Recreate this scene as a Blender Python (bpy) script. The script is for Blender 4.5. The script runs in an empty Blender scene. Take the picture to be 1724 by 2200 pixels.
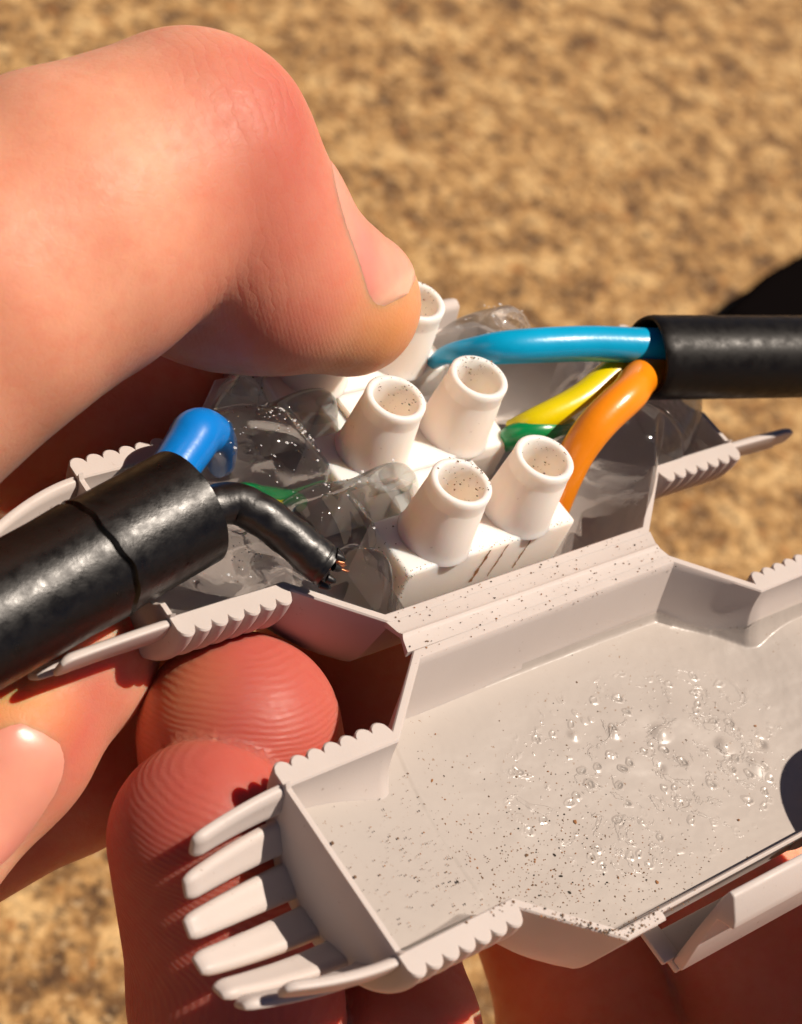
import bpy, bmesh, math, random
import numpy as np
from mathutils import Vector, Matrix
rad = math.radians
sc = bpy.context.scene
# ---------------------------------------------------------------- units: 1 Blender unit = 1 cm
sc.unit_settings.system = 'METRIC'; sc.unit_settings.scale_length = 0.01
# ---------------------------------------------------------------- camera (solved from the two shells' rims and the screw towers)
F, TX, TY, TZ = 3961.36, 0.246, 0.383, 13.06
RC = np.array([[0.77335, -0.54278, 0.3276], [0.23138, 0.72273, 0.65125], [-0.59025, -0.42784, 0.68451]])
TC = np.array([TX, TY, -TZ]); CAM = -RC.T @ TC
cd = bpy.data.cameras.new('camera'); cam = bpy.data.objects.new('camera', cd); sc.collection.objects.link(cam)
M = Matrix([list(RC.T[i]) + [CAM[i]] for i in range(3)] + [[0, 0, 0, 1]])
cam.matrix_world = M
cd.sensor_fit = 'HORIZONTAL'; cd.sensor_width = 36; cd.lens = F / 1724 * 36
cd.clip_start = 0.5; cd.clip_end = 5000
cd.dof.use_dof = True; cd.dof.focus_distance = 12.0
cd.dof.aperture_fstop = 0.75
sc.camera = cam
def at(u, v, d):
    """point of the place seen at (u, v) of the 1724 x 2200 photograph, d cm away along the view axis"""
    c = np.array([(u - 862) / F * d, -(v - 1100) / F * d, -d])
    return RC.T @ (c - TC)
def a_(u, v, z):
    """the same, at height z instead of depth d"""
    d = RC.T @ np.array([(u - 862) / F, -(v - 1100) / F, -1.]); return CAM + d * (z - CAM[2]) / d[2]
# ---------------------------------------------------------------- light
SUN = Vector((0.42, -0.27, 1.0)).normalized()
w = bpy.data.worlds.new("World"); sc.world = w; w.use_nodes = True
nt = w.node_tree; bg = nt.nodes['Background']
sky = nt.nodes.new('ShaderNodeTexSky'); sky.sky_type = 'NISHITA'; sky.sun_disc = False; sky.air_density = .45; sky.dust_density = .3; sky.ozone_density = .6; sky.altitude = 2500
el = math.asin(SUN.z); az = math.atan2(SUN.x, SUN.y)
sky.sun_elevation = el; sky.sun_rotation = az
nt.links.new(sky.outputs[0], bg.inputs[0]); bg.inputs[1].default_value = 0.05
sd = bpy.data.lights.new('sun', 'SUN'); sd.energy = 5.0; sd.angle = rad(0.5); sd.color = (1, 0.87, 0.74)
so = bpy.data.objects.new('sun', sd); sc.collection.objects.link(so)
so.rotation_euler = SUN.to_track_quat('Z', 'Y').to_euler(); so.location = (10, -8, 30)
so.data.cycles.is_caustics_light = True
sc.view_settings.view_transform = 'Standard'; sc.view_settings.look = 'None'
sc.view_settings.exposure = 0.22; sc.view_settings.gamma = 1
sc.cycles.use_denoising = True
sc.cycles.max_bounces = 14; sc.cycles.transmission_bounces = 12; sc.cycles.transparent_max_bounces = 12
random.seed(4); rng = np.random.default_rng(4)

# ---------------------------------------------------------------- materials
def mat(name, base=(.8, .8, .8), rough=.5, **kw):
    m = bpy.data.materials.new(name); m.use_nodes = True
    b = m.node_tree.nodes['Principled BSDF']
    b.inputs['Base Color'].default_value = (*base, 1); b.inputs['Roughness'].default_value = rough
    for k, v in kw.items():
        b.inputs[k.replace('_', ' ')].default_value = v
    return m
class N:
    def __init__(s, m): s.t = m.node_tree; s.b = s.t.nodes['Principled BSDF']
    def n(s, kind, **kw):
        o = s.t.nodes.new('ShaderNode' + kind)
        for k, v in kw.items():
            if k in o.inputs.keys() if not hasattr(o, k) else False: o.inputs[k].default_value = v
            else: setattr(o, k, v)
        return o
    def l(s, a, b): s.t.links.new(a, b)
    def noise(s, scale, detail=3, rough=.5, vec=None, dist=0):
        o = s.t.nodes.new('ShaderNodeTexNoise'); o.inputs['Scale'].default_value = scale
        o.inputs['Detail'].default_value = detail; o.inputs['Roughness'].default_value = rough
        o.inputs['Distortion'].default_value = dist
        s.l(vec if vec is not None else s.obj(), o.inputs['Vector']); return o
    def obj(s):
        if not hasattr(s, '_o'): s._o = s.t.nodes.new('ShaderNodeTexCoord')
        return s._o.outputs['Object']
    def ramp(s, fac, stops):
        r = s.t.nodes.new('ShaderNodeValToRGB'); e = r.color_ramp.elements
        while len(e) < len(stops): e.new(.5)
        for k, (p, c) in enumerate(stops):
            e[k].position = p; e[k].color = (*c, 1) if len(c) == 3 else c
        s.l(fac, r.inputs[0]); return r.outputs[0]
    def math(s, op, a, b=None, c=None):
        m = s.t.nodes.new('ShaderNodeMath'); m.operation = op
        for k, x in enumerate((a, b, c)):
            if x is None: continue
            if isinstance(x, (int, float)): m.inputs[k].default_value = x
            else: s.l(x, m.inputs[k])
        return m.outputs[0]
    def mix(s, fac, a, b, mode='MIX'):
        m = s.t.nodes.new('ShaderNodeMix'); m.data_type = 'RGBA'; m.blend_type = mode
        for k, x in ((0, fac), (6, a), (7, b)):
            if isinstance(x, (int, float)): m.inputs[k].default_value = x
            elif isinstance(x, tuple): m.inputs[k].default_value = (*x, 1)
            else: s.l(x, m.inputs[k])
        return m.outputs[2]
    def bump(s, h, strength=.3, dist=.02, normal=None):
        b = s.t.nodes.new('ShaderNodeBump'); b.inputs['Strength'].default_value = strength; b.inputs['Distance'].default_value = dist
        s.l(h, b.inputs['Height'])
        if normal is not None: s.l(normal, b.inputs['Normal'])
        return b.outputs[0]
    def attr(s, name):
        a = s.t.nodes.new('ShaderNodeAttribute'); a.attribute_name = name; return a.outputs['Fac']

def plastic(name, col, dirt=.5):
    m = mat(name, col, .45); q = N(m); q.b.inputs['Specular IOR Level'].default_value = .35
    q.b.inputs['Subsurface Weight'].default_value = .25; q.b.inputs['Subsurface Radius'].default_value = (.12, .09, .07)
    q.b.inputs['Subsurface Scale'].default_value = .5
    n1 = q.noise(1.6, 4); n2 = q.noise(26, 2, .6); n3 = q.noise(9, 3)
    c = q.mix(q.ramp(n1.outputs[0], [(.35, (0, 0, 0)), (.75, (.35, .35, .35))]), col, tuple(x * .86 for x in col))
    sp = q.math('MULTIPLY', q.ramp(n2.outputs[0], [(.69, (0, 0, 0)), (.73, (1, 1, 1))]), q.ramp(n3.outputs[0], [(.48, (0, 0, 0)), (.6, (dirt,) * 3)]))
    c = q.mix(sp, c, (.2, .11, .06)); q.l(c, q.b.inputs['Base Color'])
    q.l(q.ramp(q.noise(5, 4).outputs[0], [(.3, (.4,) * 3), (.7, (.58,) * 3)]), q.b.inputs['Roughness'])
    q.l(q.bump(q.noise(60, 3).outputs[0], .12, .004), q.b.inputs['Normal'])
    return m
M_shell = plastic('shell_plastic', (.54, .475, .44))
M_block = plastic('terminal_plastic', (.86, .78, .71), .25)
_b = M_block.node_tree.nodes['Principled BSDF']; _b.inputs['Subsurface Weight'].default_value = .8; _b.inputs['Subsurface Scale'].default_value = 1.0; _b.inputs['Subsurface Radius'].default_value = (.22, .15, .11)

def gel_mat():
    m = bpy.data.materials.new('clear_gel'); m.use_nodes = True; q = N(m)
    g_ = q.t.nodes.new('ShaderNodeBsdfGlass'); g_.distribution = 'GGX'; g_.inputs['Color'].default_value = (.98, .98, .965, 1)
    g_.inputs['Roughness'].default_value = .045; g_.inputs['IOR'].default_value = 1.42
    q.t.nodes.remove(q.b)
    pm = q.ramp(q.noise(2.3, 3, .6).outputs[0], [(.52, (.04,) * 3), (.64, (1, 1, 1))])
    q.l(q.bump(q.math('MULTIPLY', pm, q.noise(20, 3, .6).outputs[0]), .22, .02), g_.inputs['Normal'])
    tr = q.t.nodes.new('ShaderNodeBsdfTransparent'); mx = q.t.nodes.new('ShaderNodeMixShader'); mx.inputs[0].default_value = .42
    q.l(g_.outputs[0], mx.inputs[1]); q.l(tr.outputs[0], mx.inputs[2])
    q.l(mx.outputs[0], q.t.nodes['Material Output'].inputs[0]); return m
M_gel = gel_mat()

def gel_layer_mat():
    col = (.405, .36, .325)
    m = mat('set_gel_layer', col, .4); q = N(m); b = q.b
    b.inputs['Coat Weight'].default_value = .7; b.inputs['Coat Roughness'].default_value = .2; b.inputs['Coat IOR'].default_value = 1.4
    reg = q.attr('bubbly')
    wv = q.t.nodes.new('ShaderNodeVectorMath'); wv.operation = 'MULTIPLY_ADD'; nz = q.noise(7, 2); q.l(nz.outputs['Color'], wv.inputs[0]); wv.inputs[1].default_value = (.09, .09, .09); q.l(q.obj(), wv.inputs[2])
    v = q.t.nodes.new('ShaderNodeTexVoronoi'); v.inputs['Scale'].default_value = 7.5; q.l(wv.outputs[0], v.inputs['Vector'])
    v2 = q.t.nodes.new('ShaderNodeTexVoronoi'); v2.inputs['Scale'].default_value = 13; q.l(wv.outputs[0], v2.inputs['Vector'])
    r1 = q.ramp(v.outputs['Distance'], [(0, (.9, .9, .9)), (.10, (.2, .2, .2)), (.24, (.8, .8, .8)), (.34, (.5, .5, .5))])
    k1 = q.math('MULTIPLY', q.math('SUBTRACT', r1, .5), reg)
    sel = q.ramp(v.outputs['Color'], [(.25, (0, 0, 0)), (.4, (1, 1, 1))])
    k1 = q.math('MULTIPLY', k1, sel)
    r2 = q.ramp(v2.outputs['Distance'], [(0, (1, 1, 1)), (.15, (.5, .5, .5))])
    k2 = q.math('MULTIPLY', q.math('SUBTRACT', r2, .5), q.math('MULTIPLY', reg, .8))
    hh = q.math('ADD', q.math('ADD', k1, k2), q.math('ADD', q.math('MULTIPLY', q.noise(2.2, 3).outputs[0], 1.2), q.math('MULTIPLY', q.ramp(q.noise(4.5, 4, .6, dist=1.5).outputs[0], [(.58, (0, 0, 0)), (.63, (1, 1, 1))]), q.math('MULTIPLY', reg, .28))))
    q.l(q.bump(hh, .55, .05), b.inputs['Normal']); q.l(q.bump(hh, .55, .05), b.inputs['Coat Normal'])
    ringc = q.math('MULTIPLY', q.ramp(v.outputs['Distance'], [(.06, (0, 0, 0)), (.13, (.55,) * 3), (.24, (0, 0, 0))]), q.math('MULTIPLY', reg, sel))
    n1 = q.noise(30, 2, .6); n2 = q.noise(3, 3)
    sp = q.math('MULTIPLY', q.ramp(n1.outputs[0], [(.67, (0, 0, 0)), (.71, (1, 1, 1))]), q.ramp(n2.outputs[0], [(.45, (0, 0, 0)), (.62, (.8,) * 3)]))
    c = q.mix(ringc, col, (.27, .245, .22)); c = q.mix(sp, c, (.22, .13, .07)); q.l(c, b.inputs['Base Color'])
    return m
M_layer = gel_layer_mat()

def rubber(name, rough=.40, col=(.006, .0048, .004), spark=1.0):
    m = mat(name, col, rough); q = N(m)
    q.b.inputs['Specular IOR Level'].default_value = .65
    a = q.noise(45, 3, .7); c = q.noise(7, 3)
    n = q.bump(a.outputs[0], .2 * spark, .008); n = q.bump(c.outputs[0], .08, .03, n); q.l(n, q.b.inputs['Normal'])
    q.l(q.ramp(q.noise(12, 4).outputs[0], [(.3, (rough - .1,) * 3), (.7, (rough + .12,) * 3)]), q.b.inputs['Roughness'])
    return m
M_black = rubber('black_rubber', .36, (.004, .0032, .0026)); M_blackcore = rubber('black_core_insulation', .38)
M_blackR = rubber('black_rubber_smooth', .45, spark=.06); M_blackR.node_tree.nodes['Principled BSDF'].inputs['Specular IOR Level'].default_value = .22
M_black.node_tree.nodes['Principled BSDF'].inputs['Specular IOR Level'].default_value = .42
def core(name, col):
    m = mat(name, col, .3); q = N(m); q.b.inputs['Coat Weight'].default_value = .3; q.b.inputs['Coat Roughness'].default_value = .2
    q.l(q.bump(q.noise(20, 3).outputs[0], .15, .01), q.b.inputs['Normal'])
    q.l(q.mix(q.ramp(q.noise(4, 4).outputs[0], [(.35, (0, 0, 0)), (.8, (.4,) * 3)]), col, tuple(x * .7 for x in col)), q.b.inputs['Base Color'])
    return m
M_blue = core('blue_core_insulation', (.0, .19, .62)); M_blue2 = core('bright_blue_insulation', (.0, .36, .63))
M_orange = core('orange_core_insulation', (.92, .27, .004)); M_yellow = core('yellow_insulation', (.72, .58, .0)); M_green = core('green_insulation', (.0, .22, .06))
M_copper = mat('copper', (.85, .33, .16), .28, Metallic=1.0)
M_crumb = mat('brown_crumb', (.15, .085, .045), .9); M_crumb2 = mat('dark_crumb', (.035, .028, .02), .9); M_rust = mat('rusty_dirt', (.27, .12, .045), .9)

def skin_mat():
    m = mat('skin', (.8, .42, .3), .42); q = N(m); b = q.b
    b.inputs['Subsurface Weight'].default_value = 1.0; b.inputs['Subsurface Scale'].default_value = .22
    b.inputs['Subsurface Radius'].default_value = (1, .28, .14); b.inputs['Specular IOR Level'].default_value = .32
    red = q.attr('flush'); yel = q.attr('callus')
    n1 = q.noise(1.4, 5, .55); n2 = q.noise(7, 4, .6)
    c = q.mix(q.ramp(n1.outputs[0], [(.3, (0, 0, 0)), (.72, (1, 1, 1))]), (.66, .285, .175), (.75, .365, .235))
    c = q.mix(q.ramp(n2.outputs[0], [(.45, (0, 0, 0)), (.8, (.35,) * 3)]), c, (.66, .17, .10))
    c = q.mix(red, c, (.40, .052, .048)); c = q.mix(yel, c, (.66, .29, .10)); q.l(c, b.inputs['Base Color'])
    ph = q.attr('ridge'); mk = q.attr('ridge_mask')
    dn = q.noise(1.1, 3, .5).outputs[0]; dn2 = q.noise(9, 2, .5).outputs[0]
    p = q.math('ADD', q.math('ADD', ph, q.math('MULTIPLY', dn, .13)), q.math('MULTIPLY', dn2, .006))
    s = q.math('SINE', q.math('MULTIPLY', p, 2 * math.pi / .027))
    s = q.math('MULTIPLY', q.math('MULTIPLY', s, q.ramp(q.noise(22, 3).outputs[0], [(.3, (.25,) * 3), (.65, (1, 1, 1))])), mk)
    inv = q.math('SUBTRACT', 1, q.math('MULTIPLY', mk, .8))
    fine = q.math('MULTIPLY', q.math('MULTIPLY', q.noise(38, 4, .65).outputs[0], .36), inv)
    v = q.t.nodes.new('ShaderNodeTexVoronoi'); v.inputs['Scale'].default_value = 16; v.feature = 'DISTANCE_TO_EDGE'; q.l(q.obj(), v.inputs['Vector'])
    cr = q.math('MULTIPLY', q.ramp(v.outputs['Distance'], [(0, (0, 0, 0)), (.12, (1, 1, 1))]), .07)
    kc = q.attr('crease'); kw = q.math('SINE', q.math('ADD', q.math('MULTIPLY', q.attr('crease_phase'), 34), q.math('MULTIPLY', q.noise(3.2, 4, .6).outputs[0], 9)))
    kw = q.math('MULTIPLY', q.math('MULTIPLY', q.math('POWER', q.math('ABSOLUTE', kw), .5), kc), .9)
    fine = q.math('ADD', fine, kw)
    h = q.math('ADD', q.math('ADD', q.math('MULTIPLY', s, .17), fine), q.math('MULTIPLY', cr, inv))
    q.l(q.bump(h, .55, .016), b.inputs['Normal'])
    q.l(q.ramp(q.noise(14, 3).outputs[0], [(.3, (.46,) * 3), (.7, (.62,) * 3)]), b.inputs['Roughness'])
    return m
M_skin = skin_mat()
M_nail = mat('nail', (.85, .50, .38), .28); _q = N(M_nail)
M_nail.node_tree.nodes['Principled BSDF'].inputs['Subsurface Weight'].default_value = .8
M_nail.node_tree.nodes['Principled BSDF'].inputs['Subsurface Radius'].default_value = (.15, .05, .03)
M_nail.node_tree.nodes['Principled BSDF'].inputs['Roughness'].default_value = .33
_q.l(_q.mix(_q.ramp(_q.noise(1.6, 3).outputs[0], [(.35, (0, 0, 0)), (.65, (1, 1, 1))]), (.70, .27, .21), (.76, .36, .25)), _q.b.inputs['Base Color'])
_c = _q.b.inputs['Base Color'].links[0].from_socket
_q.l(_q.mix(_q.attr('free_edge'), _c, (.77, .43, .30)), _q.b.inputs['Base Color'])
_q.l(_q.bump(_q.noise(5, 3).outputs[0], .2, .02), _q.b.inputs['Normal'])

def ground_mat():
    m = mat('rough_sandstone', (.4, .26, .12), .85); q = N(m)
    a = q.noise(1.15, 7, .78); b_ = q.noise(4.0, 5, .72, dist=.5); c_ = q.noise(7.0, 3, .65)
    c = q.ramp(a.outputs[0], [(.38, (.10, .045, .014)), (.45, (.26, .132, .040)), (.52, (.46, .255, .086)), (.60, (.68, .44, .19))])
    c = q.mix(q.ramp(b_.outputs[0], [(.35, (.95,) * 3), (.49, (0, 0, 0))]), c, (.05, .024, .009))
    c = q.mix(q.ramp(c_.outputs[0], [(.56, (0, 0, 0)), (.68, (.8,) * 3)]), c, (.60, .43, .23))
    c = q.mix(q.ramp(q.noise(2.6, 3, .6).outputs[0], [(.62, (0, 0, 0)), (.7, (.75,) * 3)]), c, (.36, .14, .03))
    q.l(c, q.b.inputs['Base Color'])
    h = q.math('ADD', b_.outputs[0], q.math('MULTIPLY', a.outputs[0], .8))
    h = q.math('ADD', h, q.math('MULTIPLY', c_.outputs[0], .5))
    q.l(q.bump(h, .6, .35), q.b.inputs['Normal'])
    return m
M_ground = ground_mat()

# ---------------------------------------------------------------- mesh helpers
col = sc.collection
def link(name, verts, faces, m, parent=None, smooth=40, mats=None, fm=None):
    me = bpy.data.meshes.new(name); me.from_pydata([tuple(map(float, v)) for v in verts], [], [tuple(map(int, f)) for f in faces])
    for mm in (mats or [m]): me.materials.append(mm)
    if fm is not None: me.polygons.foreach_set('material_index', fm)
    me.validate()
    if smooth:
        me.polygons.foreach_set('use_smooth', [True] * len(me.polygons))
        if smooth < 180: me.set_sharp_from_angle(angle=rad(smooth))
    me.update(); o = bpy.data.objects.new(name, me); col.objects.link(o)
    if parent: o.parent = parent
    return o
def empty(name, loc=(0, 0, 0), parent=None):
    o = bpy.data.objects.new(name, None); col.objects.link(o); o.location = loc; o.empty_display_size = .3
    if parent: o.parent = parent
    return o
def tag(o, label=None, cat=None, group=None, kind=None):
    for k, x in (('label', label), ('category', cat), ('group', group), ('kind', kind)):
        if x: o[k] = x
    return o
def rel(o, parent):
    """parent o to an empty that sits away from the origin without moving o"""
    o.parent = parent; o.matrix_parent_inverse = Matrix.Translation(parent.location).inverted(); return o
def extrude(poly, x0, x1, bev=0):
    """poly = list of (y, z); a prism along x"""
    n = len(poly); V = [(x0, y, z) for y, z in poly] + [(x1, y, z) for y, z in poly]
    Fs = [[i, (i + 1) % n, n + (i + 1) % n, n + i] for i in range(n)] + [list(range(n))[::-1], list(range(n, 2 * n))]
    return V, Fs
def fixn(o):
    bm = bmesh.new(); bm.from_mesh(o.data); bmesh.ops.recalc_face_normals(bm, faces=bm.faces); bm.to_mesh(o.data); bm.free(); return o
def bevel(o, w_, seg=2, ang=30):
    bm = bmesh.new(); bm.from_mesh(o.data)
    es = [e for e in bm.edges if len(e.link_faces) == 2 and e.calc_face_angle(0) > rad(ang)]
    bmesh.ops.bevel(bm, geom=es, offset=w_, segments=seg, affect='EDGES', profile=.5, clamp_overlap=True)
    bmesh.ops.recalc_face_normals(bm, faces=bm.faces); bm.to_mesh(o.data); bm.free()
    o.data.polygons.foreach_set('use_smooth', [True] * len(o.data.polygons)); o.data.set_sharp_from_angle(angle=rad(50)); return o
def spline(pts, n):
    P = np.array(pts, float); P = np.vstack([2 * P[0] - P[1], P, 2 * P[-1] - P[-2]]); out = []
    seg = len(P) - 3
    for k in range(n):
        t = k / (n - 1) * seg; i = min(int(t), seg - 1); f = t - i
        a, b, c, d = P[i], P[i + 1], P[i + 2], P[i + 3]
        out.append(.5 * ((2 * b) + (-a + c) * f + (2 * a - 5 * b + 4 * c - d) * f * f + (-a + 3 * b - 3 * c + d) * f ** 3))
    return np.array(out)
def tube(name, pts, m, parent=None, n=40, seg=24, wob=0, cap=True, smooth=60, fm=None, mats=None):
    """pts rows (x, y, z, r)"""
    S = spline(pts, n); V = []; Fs = []; up = None
    for k in range(n):
        t = S[min(k + 1, n - 1), :3] - S[max(k - 1, 0), :3]; t /= np.linalg.norm(t)
        if up is None: up = np.cross(t, [0.1, .2, 1]); up /= np.linalg.norm(up)
        up = up - t * (up @ t); up /= np.linalg.norm(up); bb = np.cross(t, up)
        for j in range(seg):
            a = 2 * math.pi * j / seg; r = S[k, 3] * (1 + wob * math.sin(3 * a + k * .7) * .5 + wob * random.uniform(-.5, .5))
            V.append(S[k, :3] + r * (math.cos(a) * up + math.sin(a) * bb))
    for k in range(n - 1):
        for j in range(seg):
            Fs.append([k * seg + j, k * seg + (j + 1) % seg, (k + 1) * seg + (j + 1) % seg, (k + 1) * seg + j])
    if cap:
        Fs.append(list(range(seg))[::-1]); Fs.append([(n - 1) * seg + j for j in range(seg)])
    return link(name, V, Fs, m, parent, smooth=smooth, mats=mats, fm=fm(n, seg, len(Fs)) if fm else None)
def lathe(prof, seg=36, c=(0, 0, 0), cap_last=True):
    V = []; Fs = []
    for r, z in prof:
        for j in range(seg):
            a = 2 * math.pi * j / seg; V.append((c[0] + r * math.cos(a), c[1] + r * math.sin(a), c[2] + z))
    for k in range(len(prof) - 1):
        for j in range(seg): Fs.append([k * seg + j, k * seg + (j + 1) % seg, (k + 1) * seg + (j + 1) % seg, (k + 1) * seg + j])
    if cap_last: Fs.append([(len(prof) - 1) * seg + j for j in range(seg)])
    return V, Fs

# ---------------------------------------------------------------- the two-shell cable joint box
Q, R, MW, NW, P, P2, FL, G, T = 1.706, 1.195, 1.136, .672, 2.543, 2.573, .095, .109, .082
DB, DN = .74, .66
def half(x):
    x = abs(x)
    if x >= Q: return NW
    if x <= R: return MW
    return MW + (NW - MW) * (x - R) / (Q - R)
def sm(x): x = min(max(x, 0), 1); return x * x * (3 - 2 * x)
def mixf(x): return sm((Q + .10 - abs(x)) / (Q - R + .10))          # 0 in the neck, 1 in the body
TH0 = np.linspace(0, math.pi, 57)
def section(x, off=0.0, teeth=0.0, recess=0.0):
    """profile points (y, z) from the far rim (+y) down and round to the near rim"""
    k = mixf(x); a = half(x) - off; D = DN + (DB - DN) * k - off; pw = 2 + 6 * k
    out = []
    for th in TH0:
        c, s = math.cos(th), max(math.sin(th), 1e-6)
        rho = (abs(c / a) ** pw + (s / D) ** pw) ** (-1 / pw)
        y, z = rho * c, -rho * s
        y *= 1 - .13 * k * (-z / D) ** 1.0
        if teeth:
            l_ = math.hypot(y, z); y += teeth * y / l_; z += teeth * z / l_
        if recess and c < -.3: y = min(y, 0) + recess * (1 - sm((-z - .5) * 8)) if y < 0 else y
        out.append((y, min(z, 0)))
    return out
NT = 7; FX0 = Q + .01; FX1 = P2
def tooth(x):
    x = abs(x)
    if x < FX0 - 1e-6 or x > FX1 + 1e-6: return 0
    s = (x - FX0) / (FX1 - FX0) * NT
    return FL * (.42 + .58 * abs(math.sin(math.pi * s)) ** .55)
def xs_list():
    L = [Q - .005, FX0] + list(np.linspace(FX0, FX1, NT * 9 + 1)) + [R, R + .015, R - .015]
    L += list(np.linspace(R, Q, 12)) + list(np.linspace(0, R, 9)) + [.86, .865]
    L = sorted(set(round(float(v), 5) for v in L)); return [-v for v in L[::-1] if v > 0] + L
def make_shell(parent, recess=0.0, seed=0):
    XS = xs_list(); V = []; Fs = []; K = len(TH0)
    rows = []
    for x in XS:
        o = section(x, 0, tooth(x), recess if abs(x) < .863 else 0); i = section(x, T)
        o[0] = (o[0][0], 0); o[-1] = (o[-1][0], 0); e = .012
        prof = []                                                   # outer skin, rim, inner skin as one closed loop
        prof += [(o[0][0] - e, 0), (o[0][0], -e)] + o[1:-1] + [(o[-1][0], -e), (o[-1][0] + e, 0)]
        prof += [(i[-1][0] - e, 0), (i[-1][0], -e)] + i[1:-1][::-1] + [(i[0][0], -e), (i[0][0] + e, 0)]
        rows.append([(x, y, z) for y, z in prof])
    n = len(rows[0])
    for r_ in rows: V += r_
    for a in range(len(rows) - 1):
        for b in range(n): Fs.append([a * n + b, a * n + (b + 1) % n, (a + 1) * n + (b + 1) % n, (a + 1) * n + b])
    Fs.append(list(range(n))[::-1]); Fs.append([(len(rows) - 1) * n + b for b in range(n)])
    return fixn(link('shell', V, Fs, M_shell, parent, smooth=32))
def partition(parent, side, cut=None, name='end_wall'):
    x1 = side * P2 * .9995; x0 = side * (P2 - .036); pr = section(P, T - .015)
    top = []
    yl = pr[-1][0]; yr = pr[0][0]
    for k in range(41):
        y = yl + (yr - yl) * k / 40; z = -.004
        if cut:
            dy = y - cut[0]
            if abs(dy) < cut[2]: z = min(z, cut[1] - math.sqrt(cut[2] ** 2 - dy * dy))
        top.append((y, z))
    poly = [(y, min(z, -.004)) for y, z in pr[1:-1]]
    # drop bottom where the cut goes deeper than the wall
    V = []; Fs = []; nb = 41
    ys = [t[0] for t in top]
    py = np.array([p_[0] for p_ in pr]); pz = np.array([p_[1] for p_ in pr]); o_ = np.argsort(py)
    for xx in (x0, x1):
        for (y, zt) in top:
            zb = float(np.interp(y, py[o_], pz[o_])); V.append((xx, y, max(zt, zb + .03))); V.append((xx, y, zb))
    for s_ in range(2):
        b = s_ * nb * 2
        for k in range(nb - 1): Fs.append([b + 2 * k, b + 2 * k + 1, b + 2 * k + 3, b + 2 * k + 2])
    for k in range(nb - 1):
        for c_ in (0, 1): Fs.append([2 * k + c_, 2 * k + 2 + c_, nb * 2 + 2 * k + 2 + c_, nb * 2 + 2 * k + c_])
    for k in (0, nb - 1): Fs.append([2 * k, 2 * k + 1, nb * 2 + 2 * k + 1, nb * 2 + 2 * k])
    return fixn(link(name, V, Fs, M_shell, parent, smooth=32))
def tine(parent, side, th, length, taper, wid=.235, dx=0):
    """one springy finger of the cable grip: a strip of the neck's wall that curves inward and ends in a rounded tip"""
    V = []; Fs = []; n = 22; r0 = NW - .03; t_ = .07; m_ = 8
    for k in range(n):
        s = k / (n - 1); xx = side * (P2 - .02 + length * s)
        r = r0 - taper * s ** 1.7 ; e = 1 - max(0, (s - .86) / .14) ** 2.2
        wv = wid * (1 - .12 * s) * (math.sqrt(max(e, 0)) * .28 + .72 if s > .86 else 1)
        tk = t_ * (1 if s < .93 else .55 + .45 * (1 - s) / .07)
        for rr in (r, r - tk):
            for j in range(m_):
                q_ = (j / (m_ - 1) - .5); edge = 1 - .25 * (abs(q_) * 2) ** 6
                a = th + q_ * wv / r0; rad_ = rr if rr == r else rr + (tk * .35) * (abs(q_) * 2) ** 6
                V.append((xx, rad_ * math.cos(a), -rad_ * math.sin(a)))
    W_ = 2 * m_
    for k in range(n - 1):
        for j in range(m_ - 1):
            a = k * W_ + j; Fs.append([a, a + 1, a + 1 + W_, a + W_]); b = a + m_; Fs.append([b, b + W_, b + 1 + W_, b + 1])
        for j in (0, m_ - 1): a = k * W_ + j; Fs.append([a, a + W_, a + W_ + m_, a + m_])
    for k in (0, n - 1): Fs.append([k * W_ + j for j in range(m_)] + [k * W_ + m_ + j for j in range(m_)][::-1])
    return bevel(fixn(link('tine', V, Fs, M_shell, parent, smooth=45)), .012, 2, 50)
box = empty('cable_joint_box', (0, 0, 0))
tag(box, 'opened white two-shell plastic cable joint box with serrated necks and comb ends, held between fingers', 'joint box')
back = make_shell(box); back['label'] = 'upper half shell filled with clear gel and a terminal strip'
front = make_shell(box, recess=.05); front['label'] = 'lower half shell, empty but for a thin dirty layer of gel'
front.location = (.016, -(MW + G), 0); front.rotation_euler = (0, 0, .014)
fl_off = Vector((0, -(MW + G), 0))
front.data.transform(Matrix.Translation(fl_off))
cutL = (-.13, .22, .42)
for sh, isb in ((back, True), (front, False)):
    for side in (-1, 1):
        o = partition(sh, side, cutL if (isb and side == -1) else ((0, .3, .40) if isb else None))
        tn = []
        for k in range(7):
            th = math.pi * (k + .5) / 7
            if isb and side == 1 and k not in (0, 5, 6): continue
            if isb:
                L_ = (.85, .9, .8, .8, .8, .82, .78)[k]; tp = (.30, .22, -.1, -.1, -.1, .0, -.02)[k] if side < 0 else -.02
            else:
                L_ = (.68, .76, .82, .86, .86, .86, .70)[k]; tp = (.08, .13, .15, .15, .15, .15, .15)[k]
            tn.append(tine(sh, side, th, L_, tp))
        if not isb:
            for c in [o] + tn: c.data.transform(Matrix.Translation(fl_off))
# hinge
hv = []; hf = []
ya, yb = -MW + .02, -(MW + 2 * G) - .02; yc = -(MW + G)
prof = [(ya, -.002), (yc + .03, -.002), (yc + .012, .006), (yc, .014), (yc - .012, .006), (yc - .03, -.002), (yb, -.002), (yb, -.05), (yc, -.035), (ya, -.05)]
V, Fs = extrude(prof, -R - .03, R + .03)
V = [(x * (1 - .035 * (1 - min(1, abs(y - yc) / G))), y, z) for x, y, z in V]
fixn(link('hinge_strap', V, Fs, M_shell, box, smooth=50))
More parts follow.
